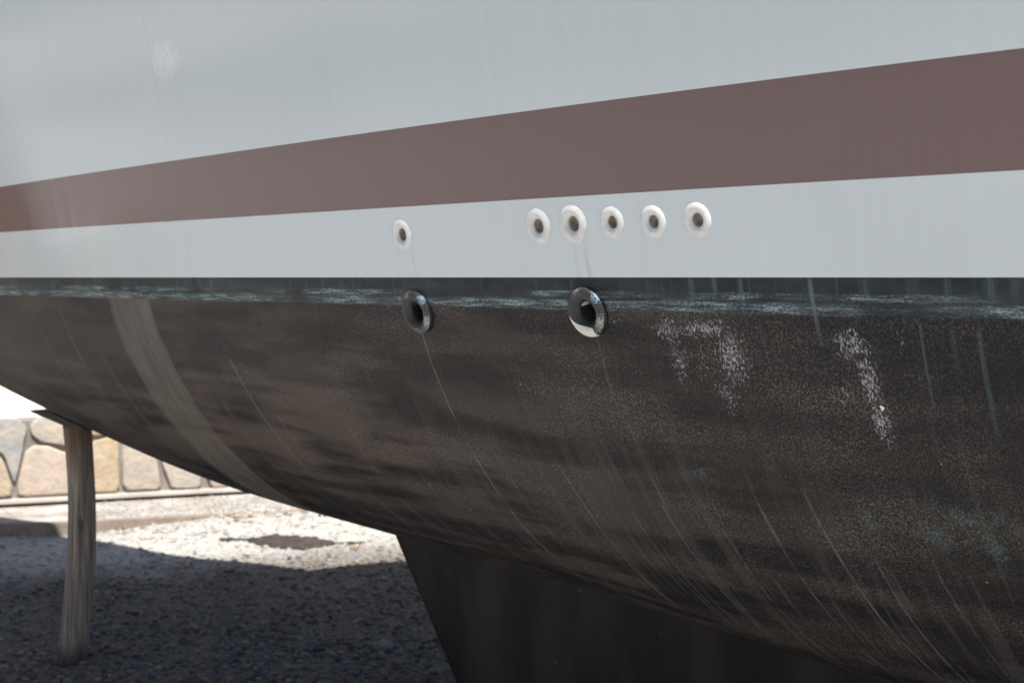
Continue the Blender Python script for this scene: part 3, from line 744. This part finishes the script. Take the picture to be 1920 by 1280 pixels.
M_ledge = mat_conc('ledge_concrete', (.40, .37, .34), (.52, .49, .46))
wall_box('base_ledge', -6, 9, -.02, .07, .092, .124, M_ledge, wall, .008)
# stones: Voronoi cells clipped to the wall face
seeds = [(.15, .47), (-.06, .24), (.34, .56), (.38, .26), (.76, .34), (1.03, .33), (1.35, .32), (1.64, .33), (.80, .68), (-.25, .52), (-.38, .24), (1.18, .66), (1.50, .66), (.12, .78), (.45, .78)]
tints = [(.36, .39, .41), (.56, .44, .30), (.56, .51, .44), (.58, .48, .40), (.55, .42, .26), (.50, .44, .38), (.53, .49, .44), (.48, .43, .39), (.60, .42, .27), (.5, .46, .42), (.48, .40, .33), (.5, .45, .4), (.5, .45, .4), (.4, .4, .4), (.5, .5, .45)]
r = np.random.default_rng(12); pal = [(.56, .44, .30), (.36, .38, .40), (.56, .50, .43), (.54, .42, .28), (.48, .42, .37), (.60, .54, .48)]
t = 1.98
while t < 9: seeds.append((t, .18 + .1 * r.random())); tints.append(pal[r.integers(6)]); seeds.append((t + .12 * r.random(), .50 + .1 * r.random())); tints.append(pal[r.integers(6)]); t += .26 + .14 * r.random()
t = -.72
while t > -6: seeds.append((t, .18 + .1 * r.random())); tints.append(pal[r.integers(6)]); seeds.append((t + .12 * r.random(), .50 + .1 * r.random())); tints.append(pal[r.integers(6)]); t -= .26 + .14 * r.random()
bm = bmesh.new(); colv = []
lay = bm.verts.layers.float_color.new('tint')
def clip(poly, px, py, nx, ny):
    out = []
    for i in range(len(poly)):
        a, b = poly[i], poly[(i+1) % len(poly)]
        da = (a[0]-px)*nx + (a[1]-py)*ny; db = (b[0]-px)*nx + (b[1]-py)*ny
        if da <= 0: out.append(a)
        if da * db < 0: q = da / (da - db); out.append((a[0]+(b[0]-a[0])*q, a[1]+(b[1]-a[1])*q))
    return out
def pxw(a, b):
    k = (a - 960) / 2667.; t_ = (k * 10.10 + 3.618) / (.932 - .363 * k); return (t_, 1.694 - (b - 520) * (10.10 + .363 * t_) / 2667.)
HAND = {0: [(-40, 800), (-8, 781), (30, 784), (50, 800), (43, 832), (28, 903), (23, 903), (6, 850), (-30, 838)], 2: [(55, 796), (74, 778), (118, 781), (152, 788), (154, 842), (118, 834), (76, 826), (56, 812)],
    3: [(47, 845), (62, 833), (92, 836), (120, 846), (158, 852), (164, 924), (30, 929), (33, 905)], 1: [(-70, 848), (-20, 846), (2, 858), (20, 906), (21, 930), (-80, 934)],
    4: [(170, 826), (206, 818), (221, 828), (223, 920), (170, 922)], 8: [(166, 790), (262, 800), (262, 812), (222, 812), (170, 817)], 5: [(229, 822), (284, 830), (292, 862), (302, 917), (229, 919)],
    6: [(300, 848), (368, 850), (374, 880), (376, 912), (322, 915), (306, 880)], 7: [(386, 860), (426, 862), (429, 911), (397, 912), (384, 885)], 11: [(272, 800), (378, 800), (378, 840), (300, 838), (274, 818)], 12: [(388, 800), (470, 800), (466, 850), (388, 850)]}
for i, (sx, sy) in enumerate(seeds):
    top = .655 + .035 * r.random()
    poly = [(sx-.6, .130), (sx+.6, .130), (sx+.6, top), (sx-.6, top)]
    if i in HAND: poly = [pxw(*q_) for q_ in HAND[i]][::-1]
    elif -.35 < sx < 1.85: continue
    for j, (qx, qy) in enumerate(seeds):
        if i in HAND: break
        if j == i or abs(qx - sx) > 1.3: continue
        dx, dy = qx - sx, qy - sy; L_ = math.hypot(dx, dy)
        poly = clip(poly, (sx+qx)/2 - dx/L_*.013, (sy+qy)/2 - dy/L_*.013, dx/L_, dy/L_)
        if len(poly) < 3: break
    if len(poly) < 3: continue
    # round the outline: corner cutting with jitter
    for _ in range(2 if i not in HAND else 1):
        np_ = []
        for k in range(len(poly)):
            a, b = poly[k], poly[(k+1) % len(poly)]
            if math.hypot(b[0]-a[0], b[1]-a[1]) < 1e-5: continue
            np_ += [(a[0]*.87+b[0]*.13, a[1]*.87+b[1]*.13), (a[0]*.13+b[0]*.87, a[1]*.13+b[1]*.87)]
        poly = np_
    poly = [(a + .004*math.sin(31*b + i), b + .004*math.sin(27*a + 2*i)) for a, b in poly]
    A_ = sum(poly[k][0]*poly[(k+1) % len(poly)][1] - poly[(k+1) % len(poly)][0]*poly[k][1] for k in range(len(poly)))
    if abs(A_) < .0015: continue
    cxm = sum(a for a, b in poly)/len(poly); cym = sum(b for a, b in poly)/len(poly); th_ = .010 + .012 * r.random()
    rings = []
    for sc_, dn in ((1, -.02), (1, th_*.5), (.965, th_*.9), (.90, th_), (.5, th_ * 1.15)):
        ring = []
        for a, b in poly:
            v = bm.verts.new(wpt(cxm + (a-cxm)*sc_, dn, cym + (b-cym)*sc_) - base_off); v[lay] = (*[c * .72 for c in tints[i]], 1); ring.append(v)
        rings.append(ring)
    nP = len(poly)
    for a, b in zip(rings, rings[1:]):
        for k in range(nP): bm.faces.new((a[k], a[(k+1) % nP], b[(k+1) % nP], b[k]))
    bm.faces.new(rings[-1])
bmesh.ops.recalc_face_normals(bm, faces=bm.faces)
mst = NT('facing_stone'); oo = mst.obj(); tn = mst.attr('tint', 0)
n_ = mst.noise(oo, 7, 5, .6); n2_ = mst.noise(oo, 22, 4, .6)
c = mst.mix(mst.ramp(n_, .38, .62, 0, .6), tn, (.50, .42, .34)); c = mst.mix(mst.ramp(n2_, .48, .68, 0, .6), c, (.34, .30, .27))
mst.out(c, .85, mst.bump(mst.add(n_, n2_), .5, .02))
bm_obj('stone_facing', bm, mst.m, wall, True)

M_terr = mat_conc('terrace_concrete', (.62, .61, .58), (.74, .73, .70))
tr = prism('terrace', [wpt(-6, -.298, 0), wpt(9, -.298, 0), wpt(9, -6, 0), wpt(-6, -6, 0)], 0, .678, M_terr, None, .004)
tag(tr, 'raised white terrace behind the stone wall', 'terrace', kind='structure')
mw = NT('limewash'); oo = mw.obj(); mw.out(mw.mix(mw.noise(oo, 2.5, 5, .6), (.66, .60, .57), (.76, .71, .68)), .9, mw.bump(mw.noise(oo, 18, 4), .3, .01))
bm = bmesh.new(); P = [wpt(t_, n_0, z_) for t_ in (-1.3, 9) for n_0 in (-2.4, -2.65) for z_ in (.66, 2.9)]
v = [bm.verts.new(p) for p in P]
for f_ in ((0, 1, 3, 2), (4, 6, 7, 5), (0, 4, 5, 1), (2, 3, 7, 6), (0, 2, 6, 4), (1, 5, 7, 3)): bm.faces.new([v[i] for i in f_])
bmesh.ops.recalc_face_normals(bm, faces=bm.faces); bmesh.ops.bevel(bm, geom=bm.edges[:], offset=.02, segments=2, affect='EDGES')
ww = bm_obj('rendered_wall', bm, mw.m); tag(ww, 'pale pinkish rendered wall standing on the white terrace', 'wall')

# dark plank shed on the terrace ahead of the bow (outside the picture; added to darken the bow's reflection)
shed = empty('reflection_shed', (10.35, 1.3, 0.0)); tag(shed, 'dark timber shed added ahead of the bow for its reflection', 'shed')
msd = NT('reflection_shed_planks'); oo = msd.obj(); w_ = msd.sep(oo)
jn = msd.ramp(msd.math('ABSOLUTE', msd.math('SUBTRACT', msd.math('FRACT', msd.mul(msd.add(w_[0], w_[1]), 6.0)), .5)), .44, .49)
cc = msd.mix(msd.noise(msd.scale(oo, (20, 20, 2)), 1, 4), (.035, .028, .026), (.075, .06, .055)); msd.out(msd.mix(jn, cc, (.012, .01, .01)), .8)
def box_part(name, x0, x1, y0, y1, z0, z1, mat):
    bm = bmesh.new(); bmesh.ops.create_cube(bm, size=1)
    for v in bm.verts: v.co = Vector((x0 + (v.co.x + .5) * (x1 - x0), y0 + (v.co.y + .5) * (y1 - y0), z0 + (v.co.z + .5) * (z1 - z0)))
    return bm_obj(name, bm, mat, shed)
box_part('wall', -.6, .6, -.65, .65, -.1, 2.3, msd.m); box_part('door', -.63, -.6, -.4, .4, .02, 1.95, mt.m)
V = [(-.72, -.75, 2.28), (.72, -.75, 2.28), (-.72, .75, 2.28), (.72, .75, 2.28), (-.72, 0, 2.75), (.72, 0, 2.75)]
mesh_obj('reflection_shed_roof', V, [(0, 1, 5, 4), (2, 4, 5, 3), (0, 4, 2), (1, 3, 5), (0, 2, 3, 1)], msd.m, shed, False)
